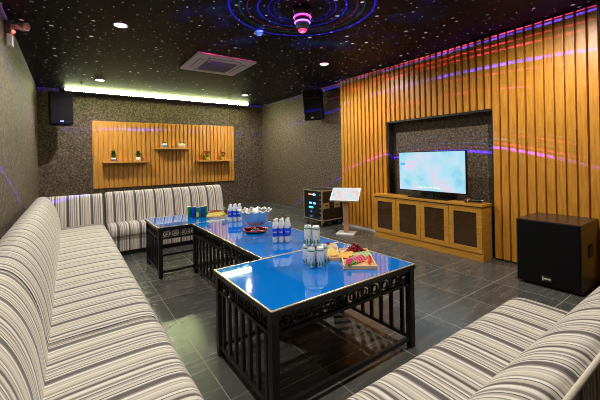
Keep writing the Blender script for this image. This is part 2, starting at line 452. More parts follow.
# party projector
LX, LY = 2.06, 2.80
t = thing('party_light', 'tiered party light projector glowing pink, violet and red under the ceiling', 'party light', (LX, LY, ZC))
bm = bm_new(); add_lathe(bm, [(.10, 0), (.10, -.03), (.085, -.045), (.085, -.085)], 32); obj('mount', bm, BLACK, t)
bm = bm_new(); add_lathe(bm, [(.092, -.085), (.097, -.093), (.092, -.101)], 32); obj('light_ring', bm, P('pink_glow', (.2, .02, .1), .4, emit=(1, .05, .45), es=3), t)
bm = bm_new(); add_lathe(bm, [(.084, -.101), (.080, -.14)], 32); obj('body', bm, P('dark_translucent_body', (.03, .02, .05), .15), t)
bm = bm_new(); add_lathe(bm, [(.080, -.14), (.086, -.147), (.080, -.155)], 32); obj('light_ring', bm, P('violet_glow', (.2, .1, .3), .4, emit=(.42, .14, 1), es=3), t)
bm = bm_new(); add_lathe(bm, [(.076, -.155), (.062, -.195), (.045, -.225)], 32); obj('lower_cone', bm, P('grey_translucent_cone', (.22, .22, .20), .2), t)
bm = bm_new(); add_lathe(bm, [(.042, -.225), (.040, -.24), (.022, -.252), (.004, -.254)], 24); obj('lens', bm, P('red_glow', (.2, .02, .02), .4, emit=(1, .03, .10), es=2.5), t)

def laser(name, loc, energy, build):
    la = bpy.data.lights.new(name, 'POINT'); la.energy = energy; la.shadow_soft_size = 0
    la.use_nodes = True; nt = la.node_tree
    em = next(n for n in nt.nodes if n.type == 'EMISSION')
    g = N(nt, 'ShaderNodeNewGeometry'); sp = N(nt, 'ShaderNodeSeparateXYZ')
    link(nt, g.outputs['Incoming'], sp.inputs[0])
    x, y, z = sp.outputs
    c, s = build(nt, x, y, z)
    link(nt, c, em.inputs['Color']); 
    if isinstance(s, (int, float)): em.inputs['Strength'].default_value = s
    else: link(nt, s, em.inputs['Strength'])
    o = bpy.data.objects.new(name, la); COL.objects.link(o); o.location = loc
    return o
def line_stops(lines, lo, hi, soft=.35):
    """colour ramp stops for thin lines (centre, width, colour) on a black ground"""
    st = [(0, (0, 0, 0))]
    for k, w, c in sorted(lines):
        q = (k - lo) / (hi - lo); w = w / (hi - lo)
        st += [(q - w * .5, (0, 0, 0)), (q - w * .25, c), (q + w * .25, c), (q + w * .5, (0, 0, 0))]
    return st
BL, PK, RD, VI, CY = (.06, .05, 4.0), (1, .06, 1.3), (1, .03, .3), (.22, .05, 4.0), (.05, .5, 2.0)
def sc(c, f): return tuple(v * f for v in c)
A = [(.026, .006, sc(PK, .9)), (.012, .009, sc(BL, 1.3)), (-.020, .007, sc(RD, .55)), (-.050, .006, sc(RD, .6)), (-.125, .016, sc(BL, .75)), (-.165, .006, sc(RD, .28)), (-.245, .006, sc(RD, .3))]
B = [(-.545, .016, sc(VI, 1.3)), (-.522, .012, sc(PK, .25)), (-.500, .008, sc(CY, .28)), (-.475, .006, sc(PK, .2)), (-.455, .006, sc(CY, .16)), (.055, .006, sc(RD, .5))]
ZS = 2.88
def lines_build(az):
    def f(nt, x, y, z):
        rad = math_n(nt, 'SQRT', math_n(nt, 'ADD', math_n(nt, 'MULTIPLY', x, x), math_n(nt, 'MULTIPLY', y, y)))
        k = math_n(nt, 'DIVIDE', z, rad)
        u = math_n(nt, 'DIVIDE', math_n(nt, 'ADD', k, .7), 1.0)
        c1 = ramp(nt, u, line_stops(A, -.7, .3)); c2 = ramp(nt, u, line_stops(B, -.7, .3))
        ad = N(nt, 'ShaderNodeMix', data_type='RGBA', blend_type='ADD'); ad.inputs[0].default_value = 1
        link(nt, c1, ad.inputs[6]); link(nt, c2, ad.inputs[7])
        a = math_n(nt, 'ARCTAN2', y, x)
        # this emitter's third of the circle
        da = math_n(nt, 'COSINE', math_n(nt, 'SUBTRACT', a, az))
        mask = math_n(nt, 'GREATER_THAN', da, .5)
        nz = N(nt, 'ShaderNodeTexNoise', noise_dimensions='2D'); nz.inputs['Scale'].default_value = 9; nz.inputs['Detail'].default_value = 2
        cv = N(nt, 'ShaderNodeCombineXYZ'); link(nt, a, cv.inputs[0]); link(nt, math_n(nt, 'MULTIPLY', k, 3), cv.inputs[1]); link(nt, cv.outputs[0], nz.inputs['Vector'])
        md = N(nt, 'ShaderNodeMapRange'); md.inputs['From Min'].default_value = .40; md.inputs['From Max'].default_value = .62; md.inputs['To Min'].default_value = .25
        md.inputs['To Max'].default_value = 1.3
        link(nt, nz.outputs['Fac'], md.inputs['Value'])
        # falloff of a laser line: it stays a line of the same strength, so weight with distance to the walls is left to the room
        return ad.outputs[2], math_n(nt, 'MULTIPLY', mask, md.outputs[0])
    return f
E_LINE = 1200
for az in (0, 2 * PI / 3, -2 * PI / 3):
    laser('laser_lines', (LX + .105 * math.cos(az), LY + .105 * math.sin(az), ZS), E_LINE * (1 if az == 0 else .55), lines_build(az))
ZSTAR = ZC - .285; AST = .285
RING = [(.765, .030, sc(BL, .28)), (.66, .010, sc((0, .5, .25), .35)), (.58, .012, sc(RD, .35)), (.47, .022, sc(BL, .24)), (.36, .014, sc(VI, .2)), (.30, .012, sc(BL, .12))]
def star_build(nt, x, y, z):
    zz = math_n(nt, 'MAXIMUM', z, .1)
    px = math_n(nt, 'MULTIPLY', math_n(nt, 'DIVIDE', x, zz), AST); py = math_n(nt, 'MULTIPLY', math_n(nt, 'DIVIDE', y, zz), AST)
    cv = N(nt, 'ShaderNodeCombineXYZ'); link(nt, px, cv.inputs[0]); link(nt, py, cv.inputs[1])
    rr = math_n(nt, 'SQRT', math_n(nt, 'ADD', math_n(nt, 'MULTIPLY', px, px), math_n(nt, 'MULTIPLY', py, py)))
    rings = ramp(nt, rr, line_stops(RING, 0, 1))
    nz = N(nt, 'ShaderNodeTexNoise', noise_dimensions='2D'); nz.inputs['Scale'].default_value = 2.2; nz.inputs['Detail'].default_value = 3; link(nt, cv.outputs[0], nz.inputs['Vector'])
    neb = ramp(nt, nz.outputs['Fac'], [(.46, (0, 0, 0)), (.58, (.001, .004, .030)), (.68, (.003, .012, .06)), (.78, (.0, .05, .03))])
    near = N(nt, 'ShaderNodeMapRange', interpolation_type='SMOOTHSTEP'); near.inputs['From Min'].default_value = 1.1; near.inputs['From Max'].default_value = 1.8
    near.inputs['To Min'].default_value = 1; near.inputs['To Max'].default_value = 0
    link(nt, rr, near.inputs['Value'])
    m1 = N(nt, 'ShaderNodeMix', data_type='RGBA', blend_type='MULTIPLY'); m1.inputs[0].default_value = 1
    link(nt, neb, m1.inputs[6]); link(nt, near.outputs[0], m1.inputs[7])
    a2 = N(nt, 'ShaderNodeMix', data_type='RGBA', blend_type='ADD'); a2.inputs[0].default_value = 1
    link(nt, rings, a2.inputs[6]); link(nt, m1.outputs[2], a2.inputs[7])
    s = math_n(nt, 'MULTIPLY', math_n(nt, 'GREATER_THAN', z, .1), math_n(nt, 'DIVIDE', .023, math_n(nt, 'POWER', zz, 3)))
    # the projector's gobo ends at the edges of the ceiling
    wx, wy = px, py
    clip = math_n(nt, 'MULTIPLY', math_n(nt, 'LESS_THAN', math_n(nt, 'ABSOLUTE', math_n(nt, 'SUBTRACT', wx, (XL + XS) / 2 - LX)), (XS - XL) / 2 - .03),
                  math_n(nt, 'LESS_THAN', math_n(nt, 'ABSOLUTE', math_n(nt, 'SUBTRACT', wy, (YN + 8.4) / 2 - LY)), (8.4 - YN) / 2))
    return a2.outputs[2], math_n(nt, 'MULTIPLY', s, clip)
E_STAR = 4200
laser('star_projector', (LX, LY, ZSTAR), E_STAR, star_build)

# emergency light on the left wall
t = thing('emergency_light', 'twin-head emergency light with a red lamp high on the left wall', 'emergency light', (XL, 4.62, 2.80))
obj('housing', box(0, .055, -.15, .11, -.05, .09, .008), P('dark_red_housing', (.16, .11, .11), .4), t)
obj('battery_cover', box(.02, .065, -.17, -.07, -.17, -.055, .006), WHITE, t)
bm = bm_new(); add_ball(bm, (.066, -.07, .0), .016); obj('indicator_light', bm, P('red_lamp', (.4, .02, .02), .4, emit=(1, .03, .02), es=14), t)
for y, z, x in ((.06, .115, .11), (-.10, .075, .15)):
    bm = bm_new(); add_tube(bm, (.03, y, .06), (x - .02, y, z), .009, n=8); add_tube(bm, (x - .04, y + .03, z), (x + .03, y - .03, z - .02), .030, .042, 16)
    hd = obj('lamp_head', bm, P('grey_lamp_head', (.42, .42, .45), .35), t)
    d = Vector((.07, -.06, -.02)).normalized()
    bm = bm_new(); add_tube(bm, Vector((x + .03, y - .03, z - .02)) + d * .0005, Vector((x + .03, y - .03, z - .02)) + d * .004, .036, n=16); obj('reflector', bm, CHROME, hd)

# ------------------------------------------------------------------ speakers
def hung_speaker(lab, loc, rot, w, h, d, br):
    t = thing('loudspeaker', lab, 'loudspeaker', loc, rot, 'loudspeakers hung from the ceiling')
    bm = bm_new()
    pr = [(-w / 2, -d / 2), (w / 2, -d / 2), (w / 2, 0), (w * .33, d / 2), (-w * .33, d / 2), (-w / 2, 0)]
    lo = [bm.verts.new((x, y, -h)) for x, y in pr]; hi = [bm.verts.new((x, y, 0)) for x, y in pr]
    bm.faces.new(lo[::-1]); bm.faces.new(hi)
    for i in range(6): bm.faces.new((lo[i], lo[(i + 1) % 6], hi[(i + 1) % 6], hi[i]))
    bmesh.ops.bevel(bm, geom=list(bm.edges), offset=.008, segments=2, affect='EDGES')
    obj('cabinet', bm, SPK, t)
    obj('grille', box(-w / 2 + .012, w / 2 - .012, -d / 2 - .012, -d / 2 + .002, -h + .015, -.015, .005), GRILLE, t)
    obj('badge', box(-.028, .028, -d / 2 - .015, -d / 2 - .011, -h + .045, -h + .075, .001), SILVER, t)
    bm = bm_new(); add_box(bm, -.012, .012, -.012, .012, 0, br); add_box(bm, -.06, .06, -.03, .03, br - .008, br); add_box(bm, -.05, .05, -.02, .02, 0, .012)
    obj('bracket', bm, BLACK, t)
    return t
hung_speaker('black loudspeaker hung in the far left corner beside the light strip', (-.12, 8.15, 2.80), (0, 0, math.radians(8)), .385, .635, .36, .185)
s = hung_speaker('black loudspeaker tilted down from the right wall, left of the wooden slats', (4.47, 5.70, 2.90), (math.radians(9), 0, math.radians(-62)), .40, .66, .36, .09)
s = hung_speaker('black loudspeaker at the top right edge of the view, before the slats', (4.42, .712, 2.96), (math.radians(13), 0, math.radians(-90)), .40, .66, .30, .055)

t = thing('subwoofer', 'large black floor subwoofer in front of the slatted wall, right of the cabinet', 'subwoofer', (4.30, 1.28, 0))
obj('cabinet', box(-.28, .295, -.28, .28, .02, .69, .008), P('dark_brown_black_cabinet', (.035, .024, .022), .28), t)
obj('grille', box(-.297, -.278, -.27, .27, .03, .68, .006), GRILLE, t)
b = obj('badge', box(-.303, -.296, -.045, .045, .07, .125, .002), P('black_badge', (.02, .02, .02), .3), t)
bm = bm_new(); add_box(bm, -.3045, -.3028, -.032, .024, .092, .108, .0005); add_box(bm, -.3042, -.3028, .028, .04, .078, .118); obj('badge_mark', bm, P('badge_white', (.6, .6, .58), .4), b)
obj('side_handle', box(-.07, .07, -.286, -.279, .34, .46, .003), P('handle_recess', (.004, .004, .004), .6), t)
for x in (-.22, .23):
    for y in (-.22, .22):
        bm = bm_new(); add_tube(bm, (x, y, 0), (x, y, .022), .025, n=12); obj('foot', bm, BLACK, t)

# ------------------------------------------------------------------ sofas
def sofa_parts(t, seat, back, base, axis, s0, s1, b0, b1, mat, plinth=None, rnd=.035):
    bm = bm_new(); add_profile(bm, spline(seat, 4), axis, s0, s1, rnd); obj('seat_cushion', bm, mat, t)
    bm = bm_new(); add_profile(bm, spline(back, 4), axis, b0, b1, rnd); obj('backrest', bm, mat, t)
    if base:
        x0, x1, y0, y1, z0, z1 = base
        obj('base', box(x0, x1, y0, y1, z0, z1, .015), mat, t)
    if plinth:
        obj('plinth', box(*plinth), PLINTH, t)
SEAT_L = [(-.36, .28), (-.36, .42), (-.10, .455), (.20, .468), (.38, .462), (.435, .42), (.45, .36), (.43, .29), (.36, .27), (0, .27)]
BACK_L = [(-.06, .28), (-.10, .46), (-.125, .62), (-.17, .76), (-.235, .86), (-.31, .90), (-.385, .885), (-.42, .82), (-.44, .60), (-.44, .30), (-.30, .24), (-.12, .24)]
t = thing('sofa', 'near part of the long striped sofa by the left wall, filling the lower left corner', 'sofa', (0, 0, 0), group='striped sofa sections')
sofa_parts(t, SEAT_L, BACK_L, (-.42, .41, -.30, 2.135, .07, .285), 'y', -.3, 2.142, -.3, 2.142, SY, (-.40, .36, -.28, 2.12, 0, .07))
t = thing('sofa', 'middle and corner part of the striped left sofa, reaching the far corner', 'sofa', (0, 0, 0), group='striped sofa sections')
sofa_parts(t, SEAT_L, BACK_L, (-.42, .41, 2.16, 5.83, .07, .285), 'y', 2.150, 5.86, 2.150, 6.20, SY, (-.40, .36, 2.17, 5.80, 0, .07))
BACK_B = [(y, z) for y, z in [(5.80, .28), (5.84, .46), (5.865, .62), (5.90, .76), (5.96, .86), (6.04, .90), (6.12, .885), (6.16, .82), (6.18, .60), (6.18, .30), (6.04, .24), (5.86, .24)]]
bm = bm_new(); add_profile(bm, spline(BACK_B, 4), 'x', -.27, .435, .035); obj('corner_backrest', bm, SX, t)
SEAT_B = [(6.08, .28), (6.08, .42), (5.85, .455), (5.65, .468), (5.49, .462), (5.435, .42), (5.42, .36), (5.44, .29), (5.52, .27), (5.8, .27)]
t = thing('sofa', 'far striped sofa section with vertical stripes, below the wooden slat panel', 'sofa', (0, 0, 0), group='striped sofa sections')
sofa_parts(t, SEAT_B, [(y, z + .015) for y, z in BACK_B], (.47, 2.36, 5.46, 6.14, .07, .285), 'x', .462, 2.38, .462, 2.385, SX, (.49, 2.34, 5.51, 6.12, 0, .07))
SEAT_R = [(.30, .28), (.30, .42), (.62, .445), (.80, .452), (.93, .446), (.985, .41), (1.0, .35), (.98, .29), (.90, .27), (.6, .27)]
BACK_R = [(.54, .30), (.595, .44), (.585, .52), (.555, .60), (.51, .67), (.455, .72), (.40, .75), (.35, .762), (.315, .750), (.301, .71), (.30, .5), (.30, .10), (.34, .08), (.48, .08)]
t = thing('sofa', 'near striped sofa at the lower right, seen over its rounded backrest', 'sofa', (0, 0, 0), group='striped sofa sections')
sofa_parts(t, SEAT_R, BACK_R, (.49, 2.41, .32, .97, .07, .285), 'x', .475, 2.445, .475, 2.37, SX, (.51, 2.38, .35, .92, 0, .07))
bm = bm_new(); add_tube(bm, (.50, .299, .748), (2.345, .299, .748), .009, n=10)
obj('piping', bm, P('cream_piping', (.62, .55, .45), .6), t)

# ------------------------------------------------------------------ tables
TZ = .6075
def table(lab, x0, x1, y0, y1, bars, pitch):
    """bars: which sides carry upright bars ('x0','x1','y0','y1'); the others are open with a floor rail"""
    cx, cy = (x0 + x1) / 2, (y0 + y1) / 2; L, W = (x1 - x0) / 2, (y1 - y0) / 2
    t = thing('coffee_table', lab, 'table', (cx, cy, 0), group='blue glass coffee tables pushed together')
    obj('glass_top', box(-L + .012, L - .012, -W + .012, W - .012, TZ - .010, TZ - .0015), BLUE, t)
    bm = bm_new()
    for a in ((-L, L, -W, -W + .012), (-L, L, W - .012, W), (-L, -L + .012, -W + .012, W - .012), (L - .012, L, -W + .012, W - .012)):
        add_box(bm, a[0], a[1], a[2], a[3], TZ - .006, TZ - .0005)
    obj('edge_trim', bm, GOLD, t)
    obj('top_frame', box(-L, L, -W, W, TZ - .034, TZ - .0105, .003), BLACK, t)
    q = .046
    for sx in (-1, 1):
        for sy in (-1, 1):
            xa = sx * (L - .008) - (q if sx > 0 else 0); ya = sy * (W - .008) - (q if sy > 0 else 0)
            obj('leg', box(xa, xa + q, ya, ya + q, 0, TZ - .034, .003), BLACK, t)
    for side in ('x0', 'x1', 'y0', 'y1'):
        along_y = side[0] == 'x'; half = (W if along_y else L) - .054
        off = {'x0': -(L - .03), 'x1': L - .03, 'y0': -(W - .03), 'y1': W - .03}[side]
        M = Matrix.Translation((off, 0, 0)) @ Matrix.Rotation(PI / 2, 4, 'Z') if along_y else Matrix.Translation((0, off, 0))
        bm = bm_new(); zt, zb = TZ - .036, TZ - .150
        add_box(bm, -half, half, -.014, .014, zb, zb + .020, M=M); add_box(bm, -half, half, -.014, .014, zt - .014, zt, M=M)
        n = max(2, round(2 * half / .098)); u = 2 * half / n; zc = (zt - .014 + zb + .020) / 2; hr = (zt - .014 - zb - .020) / 2
        for i in range(n):
            c = -half + (i + .5) * u
            add_box(bm, c - u / 2 - .004, c - u / 2 + .004, -.007, .007, zb + .018, zt - .012, M=M)
            for rad, cc in ((hr * .60, 0), ):
                for k in range(12):
                    a0 = 2 * PI * k / 12
                    Mk = M @ Matrix.Translation((c + cc, 0, zc)) @ Matrix.Rotation(a0, 4, 'Y') @ Matrix.Translation((rad, 0, 0))
                    add_box(bm, -.0036, .0036, -.006, .006, -rad * .29, rad * .29, M=Mk)
            for sx in (-1, 1):
                for sz in (-1, 1):
                    Mk = M @ Matrix.Translation((c + sx * (u * .36), 0, zc + sz * hr * .70)) @ Matrix.Rotation(-sx * sz * -.75, 4, 'Y')
                    add_box(bm, -u * .17, u * .17, -.006, .006, -.004, .004, M=Mk)
        obj('fretwork', bm, BLACK, t)
        bm = bm_new(); add_box(bm, -half - .01, half + .01, -.012, .012, .055, .080, M=M); obj('bottom_rail', bm, BLACK, t)
        if side in bars:
            nb = max(3, round(2 * half / pitch)); ub = 2 * half / nb
            for i in range(nb - 0):
                c = -half + (i + .5) * ub
                bm = bm_new(); add_box(bm, c - .0125, c + .0125, -.010, .010, .080, zb, M=M); obj('bar', bm, BLACK, t)
    return t
table('near blue glass coffee table holding the silver cans and fruit boards', .8386, 2.0625, 1.466, 2.283, ('x0', 'x1'), .096)
table('middle blue glass coffee table carrying the pedestal bowl', 1.2404, 2.0625, 2.284, 4.107, ('x0',), .118)
table('far blue glass coffee table in front of the far sofa, holding coloured cans', .8437, 2.0625, 4.108, 4.90, ('x0',), .096)

# ------------------------------------------------------------------ cans
CANS = P('silver_can', (.80, .82, .82), .32, .25); GREENT = P('green_print', (.0, .15, .055), .4)
CANR, CANH = .0283, .146
CANP = [(.021, 0), (.0235, .003), (CANR, .012), (CANR, CANH - .014), (.0245, CANH - .003), (.0245, CANH), (.0228, CANH), (.0222, CANH - .004)]
CANDIR = math.atan2(-1.9, -1.5)
def bend_text(me, rad, z, ang):
    for v in me.vertices:
        x, y = v.co.x, v.co.y; a = ang + x / rad
        v.co = (rad * math.cos(a), rad * math.sin(a), z + y)
beer = thing('drink_can', '', 'drink can', (0, 0, 0))
bm = bm_new(); add_lathe(bm, CANP, 26); obj('body', bm, CANS, beer)
bm = bm_new(); add_lathe(bm, [(CANR + .0003, CANH - .024), (CANR + .0003, CANH - .0155)], 26, close=False); obj('top_band', bm, P('green_can_band', (.02, .25, .12), .35), beer)
bm = bm_new(); add_box(bm, -.009, .009, -.004, .012, CANH - .0035, CANH - .0015, .0008); obj('pull_tab', bm, SILVER, beer)
me = text_mesh('Heineken', .046); bend_text(me, CANR + .0006, .016, -.50)
me.materials.append(GREENT); o = bpy.data.objects.new('lettering', me); COL.objects.link(o); o.parent = beer
bm = bm_new()
for k in range(5):
    a0, a1 = -.17 + .07 * k, -.12 + .07 * k
    r = CANR + .0006; z0, z1 = .066 - (.0 if k != 2 else .002), .071 + (.004 if k == 2 else 0)
    v = [bm.verts.new((r * math.cos(a), r * math.sin(a), z)) for a, z in ((a0, z0), (a1, z0), (a1, z1), (a0, z1))]; bm.faces.new(v)
obj('print_mark', bm, GREENT, beer)
zt0 = TZ - .0015
bl = [(1.467, 2.000, 'silver can at the left rear of the bottom layer of the near stack'), (1.449, 1.916, 'silver can at the front left of the bottom layer, nearest the camera'),
      (1.505, 1.884, 'silver can at the front right of the bottom layer'), (1.566, 1.921, 'silver can at the right rear of the bottom layer, beside the fruit board'),
      (1.521, 1.965, 'silver can in the middle of the bottom layer, mostly hidden under the upper cans')]
tl = [(1.474, 1.985, 'left of the two silver cans standing on top of the stack'), (1.509, 1.932, 'right of the two silver cans standing on top of the stack')]
first = True
for z, lst in ((zt0, bl), (zt0 + CANH, tl)):
    for i, (x, y, lb) in enumerate(lst):
        o = beer if first else dup(beer, (0, 0, 0)); first = False
        o.location = (x - .030, y - .038, z); o.rotation_euler = (0, 0, CANDIR + (.30, .0, .22, .1, .5)[i] - .1); o['label'] = lb; o['group'] = 'silver beer cans in a stack'
SG, SB, SYL = P('green_soda', (.0, .20, .10), .3, .2), P('blue_soda', (.015, .05, .46), .3, .2), P('yellow_print', (.75, .6, .05), .4)
def soda(x, y, col, lb, yel=False):
    t = thing('drink_can', lb, 'drink can', (x, y, zt0), (0, 0, CANDIR), group='coloured soft drink cans on the far table')
    k = [(r * 1.12, z) for r, z in CANP]
    bm = bm_new(); add_lathe(bm, k[1:6], 22); obj('body', bm, col, t)
    bm = bm_new(); add_lathe(bm, [(.0277, CANH + .0002), (.025, CANH + .0006), (.024, CANH - .003)], 22); obj('lid', bm, SILVER, t)
    if yel:
        r = CANR * 1.12 + .0006; bm = bm_new(); pr = []
        for q in range(7):
            a = -.55 + q * 1.1 / 6
            pr.append([bm.verts.new((r * math.cos(a), r * math.sin(a), z)) for z in (.02, .09 - .02 * abs(q - 3) / 3)])
        for a, b in zip(pr, pr[1:]): bm.faces.new((a[0], b[0], b[1], a[1]))
        obj('label_print', bm, SYL, t)
soda(1.372, 4.61, SG, 'green can at the left end of the coloured cans on the far table')
soda(1.405, 4.535, SB, 'blue can second from the left among the coloured cans')
soda(1.440, 4.46, SG, 'green can with a yellow print in front of the coloured cans', True)
soda(1.500, 4.49, SB, 'blue can second from the right among the coloured cans')
soda(1.556, 4.52, SG, 'green can at the right end of the coloured cans, beside the far fruit')

# ------------------------------------------------------------------ water bottles
PET = P('clear_bottle_plastic', (.95, .98, 1), .07, trans=.35, ior=1.2, spec=.9)
LBL = P('blue_bottle_label', (.01, .07, .62), .35); CAPM = P('white_cap', (.85, .86, .87), .4)
def sort_lab(base): return base
bot = thing('water_bottle', '', 'water bottle', (0, 0, 0))
bm = bm_new(); add_lathe(bm, [(.022, 0), (.028, .004), (.030, .015), (.0285, .028), (.030, .042), (.0285, .055), (.030, .068), (.030, .125), (.029, .150), (.024, .172), (.015, .188), (.0125, .194)], 20); obj('body', bm, PET, bot)
bm = bm_new(); add_lathe(bm, [(.0304, .062), (.0308, .066), (.0308, .130), (.0299, .134)], 20); lb_ = obj('label', bm, LBL, bot)
bm = bm_new(); pr = []
for q in range(9):
    a = -.75 + 1.5 * q / 8; dz = .004 * math.sin(q * 1.7)
    pr.append([bm.verts.new((.0313 * math.cos(a), .0313 * math.sin(a), z)) for z in (.096 + dz, .105 - dz * .5)])
for q, (a, b) in enumerate(zip(pr, pr[1:])):
    if q in (2, 5): continue
    bm.faces.new((a[0], b[0], b[1], a[1]))
obj('label_print', bm, P('white_print', (.8, .85, .9), .4), lb_)
bm = bm_new(); add_lathe(bm, [(.0150, .191), (.0155, .194), (.0155, .210), (.0145, .213), (.004, .2135)], 18); obj('cap', bm, CAPM, bot)
first = True
def cluster(cx, cy, ang, where):
    global first
    f = Vector((math.sin(ang), math.cos(ang))); r = Vector((f.y, -f.x))
    nm = ['left', 'middle', 'right']
    for row in (0, 1):
        for k in range(3):
            q = Vector((cx, cy)) + r * ((k - 1) * .0565 + (.0 if row == 0 else .014)) + f * (row * .0565)
            o = bot if first else dup(bot, (0, 0, 0)); first = False
            o.location = (q.x, q.y, zt0); o.rotation_euler = (0, 0, math.atan2(-q.y, -q.x) + R.uniform(-.4, .4)); o.scale = (.88, .88, 1.04)
            o['label'] = '%s water bottle in the %s row of the pack %s' % (nm[k], 'front' if row == 0 else 'rear', where)
            o['group'] = 'water bottles ' + where
cluster(1.622, 2.612, .55, 'right of the pedestal bowl')
cluster(1.708, 3.86, .42, 'between far fruit and pedestal bowl')

# ------------------------------------------------------------------ pedestal bowl on a red dish
t = thing('serving_dish', 'red rimmed oval silver dish under the foot of the pedestal bowl', 'dish', (1.645, 3.17, zt0), (0, 0, -.61))
def wv(r, z, a): return (r, z)
bm = bm_new(); add_lathe(bm, [(.07, 0), (.10, .004), (.128, .018), (.131, .022), (.126, .021), (.10, .008), (.07, .005)], 36, sx=1.0, sy=.85); obj('plate', bm, CHROME, t)
bm = bm_new(); add_lathe(bm, [(.120, .015), (.131, .0205), (.140, .030), (.134, .0335), (.124, .0265), (.112, .016)], 36, sx=1, sy=.85, close=True,
                         wav=lambda r, z, a: (r, z + .010 * abs(math.cos(a)) ** 6)); obj('red_rim', bm, P('red_enamel', (.62, .012, .015), .25), t)
BOWLG = P('bright_silver_bowl', (.62, .62, .61), .28, .8)
t = thing('pedestal_bowl', 'large scalloped silver pedestal bowl heaped with ice on a red dish', 'bowl', (1.645, 3.17, zt0 + .0055), (0, 0, 0))
t.scale = (.83, .83, .94)
bm = bm_new(); add_lathe(bm, [(.062, 0), (.066, .004), (.055, .014), (.032, .028), (.026, .045), (.035, .06), (.05, .068)], 32); obj('foot', bm, CHROME, t)
def scal(r, z, a):
    k = max(0, (z - .17) / .07)
    return (r * (1 + .035 * k * math.cos(a * 14)), z + .010 * k * math.cos(a * 14))
prof_o = [(.045, .066), (.085, .078), (.130, .105), (.165, .145), (.187, .190), (.198, .232), (.204, .244)]
prof_i = [(.198, .246), (.190, .232), (.179, .190), (.157, .150), (.122, .112), (.078, .086), (.02, .080)]
bm = bm_new(); add_lathe(bm, prof_o + prof_i, 84, wav=scal); obj('bowl_body', bm, BOWLG, t)
bm = bm_new()
add_lathe(bm, [(.199, .226), (.210, .236), (.212, .248), (.203, .252), (.193, .246), (.192, .232)], 84, wav=scal, close=True); obj('rim', bm, P('frosted_silver_rim', (.85, .84, .82), .25, .5), t)
ICE = P('clear_ice', (.86, .90, .93), .18, trans=.15, ior=1.3)
ir = random.Random(4); icb = bm_new(); add_box(icb, -.022, .022, -.022, .022, -.022, .022, .005)
ice0 = obj('ice_cube', icb, ICE); fi = True
tag(ice0, 'clear ice cube among others filling the pedestal bowl', 'ice cube', 'ice cubes in the pedestal bowl')
for ring, nn, zz in ((0, 1, .13), (.058, 6, .128), (.108, 11, .158), (.05, 5, .178), (0, 1, .183)):
    for k in range(nn):
        a = 2 * PI * k / nn + ring * 20
        o = ice0 if fi else ice0.copy()
        if not fi: COL.objects.link(o)
        fi = False
        o.location = (1.645 + ring * .83 * math.cos(a), 3.17 + ring * .83 * math.sin(a), zt0 + zz + .022); o.rotation_euler = (ir.uniform(-.5, .5), ir.uniform(-.5, .5), ir.uniform(0, 3))

# ------------------------------------------------------------------ fruit boards
GRAPE = P('dark_red_grape', (.24, .02, .03), .18); STEMM = P('grape_stem', (.16, .16, .04), .6)
ORANGE, PEEL = P('orange_flesh', (.95, .52, .01), .4), P('orange_peel', (.92, .36, .01), .45)
PINK, RIND = P('pink_melon_flesh', (.85, .07, .24), .35), P('dark_green_rind', (.02, .11, .03), .35)
PINKR = P('pale_rind', (.86, .62, .60), .4)
CUC, CUCP = P('pale_green_melon_flesh', (.52, .66, .22), .4), P('green_melon_skin', (.10, .34, .03), .4)
REDM = P('red_melon_flesh', (.75, .06, .03), .35); YEL = P('yellow_mango_flesh', (.88, .62, .08), .4); PALE = P('pale_apple_flesh', (.80, .72, .50), .45)
ROSE = P('rose_apple_skin', (.70, .22, .18), .4); LET = P('lettuce_green', (.10, .38, .03), .5)
def wedge(name, lab, group, loc, rot, rad, th, flesh, skin, cat='fruit slice', ang=PI):
    """a slice of round fruit: flat flesh faces and a curved skin strip as its part"""
    t = thing(name, lab, cat, loc, rot, group)
    n = 10; bm = bm_new()
    arc = [(rad * math.cos(ang * i / n + (PI - ang) / 2), rad * math.sin(ang * i / n + (PI - ang) / 2)) for i in range(n + 1)]
    out = arc + ([(0, 0)] if ang < PI - .01 else [])
    def prism(b, pts, t0, t1):
        a = [b.verts.new((x, t0, z)) for x, z in pts]; c = [b.verts.new((x, t1, z)) for x, z in pts]
        b.faces.new(a); b.faces.new(c[::-1])
        for i in range(len(pts)): b.faces.new((a[i], c[i], c[(i + 1) % len(pts)], a[(i + 1) % len(pts)]))
    prism(bm, out, -th / 2, th / 2); obj('flesh', bm, flesh, t)
    bm = bm_new(); k = 1.09
    prism(bm, [(x * 1.002, z * 1.002) for x, z in arc] + [(x * k, z * k) for x, z in arc[::-1]], -th / 2, th / 2); obj('rind', bm, skin, t)
    return t
def board(lab, c, ang, L, W):
    t = thing('serving_board', lab, 'serving board', (c[0], c[1], zt0), (0, 0, ang), 'wooden fruit boards')
    obj('board', box(-L / 2, L / 2, -W / 2, W / 2, 0, .010, .003), TRAY, t)
    bm = bm_new()
    for a in ((-L / 2, L / 2, -W / 2, -W / 2 + .010), (-L / 2, L / 2, W / 2 - .010, W / 2), (-L / 2, -L / 2 + .010, -W / 2 + .010, W / 2 - .010), (L / 2 - .010, L / 2, -W / 2 + .010, W / 2 - .010)):
        add_box(bm, a[0], a[1], a[2], a[3], .009, .026, .002)
    obj('raised_edge', bm, TRAY, t)
    Mx = Matrix.Translation((c[0], c[1], zt0)) @ Matrix.Rotation(ang, 4, 'Z')
    return lambda u, v, z=.010: tuple(Mx @ Vector((u, v, z)))
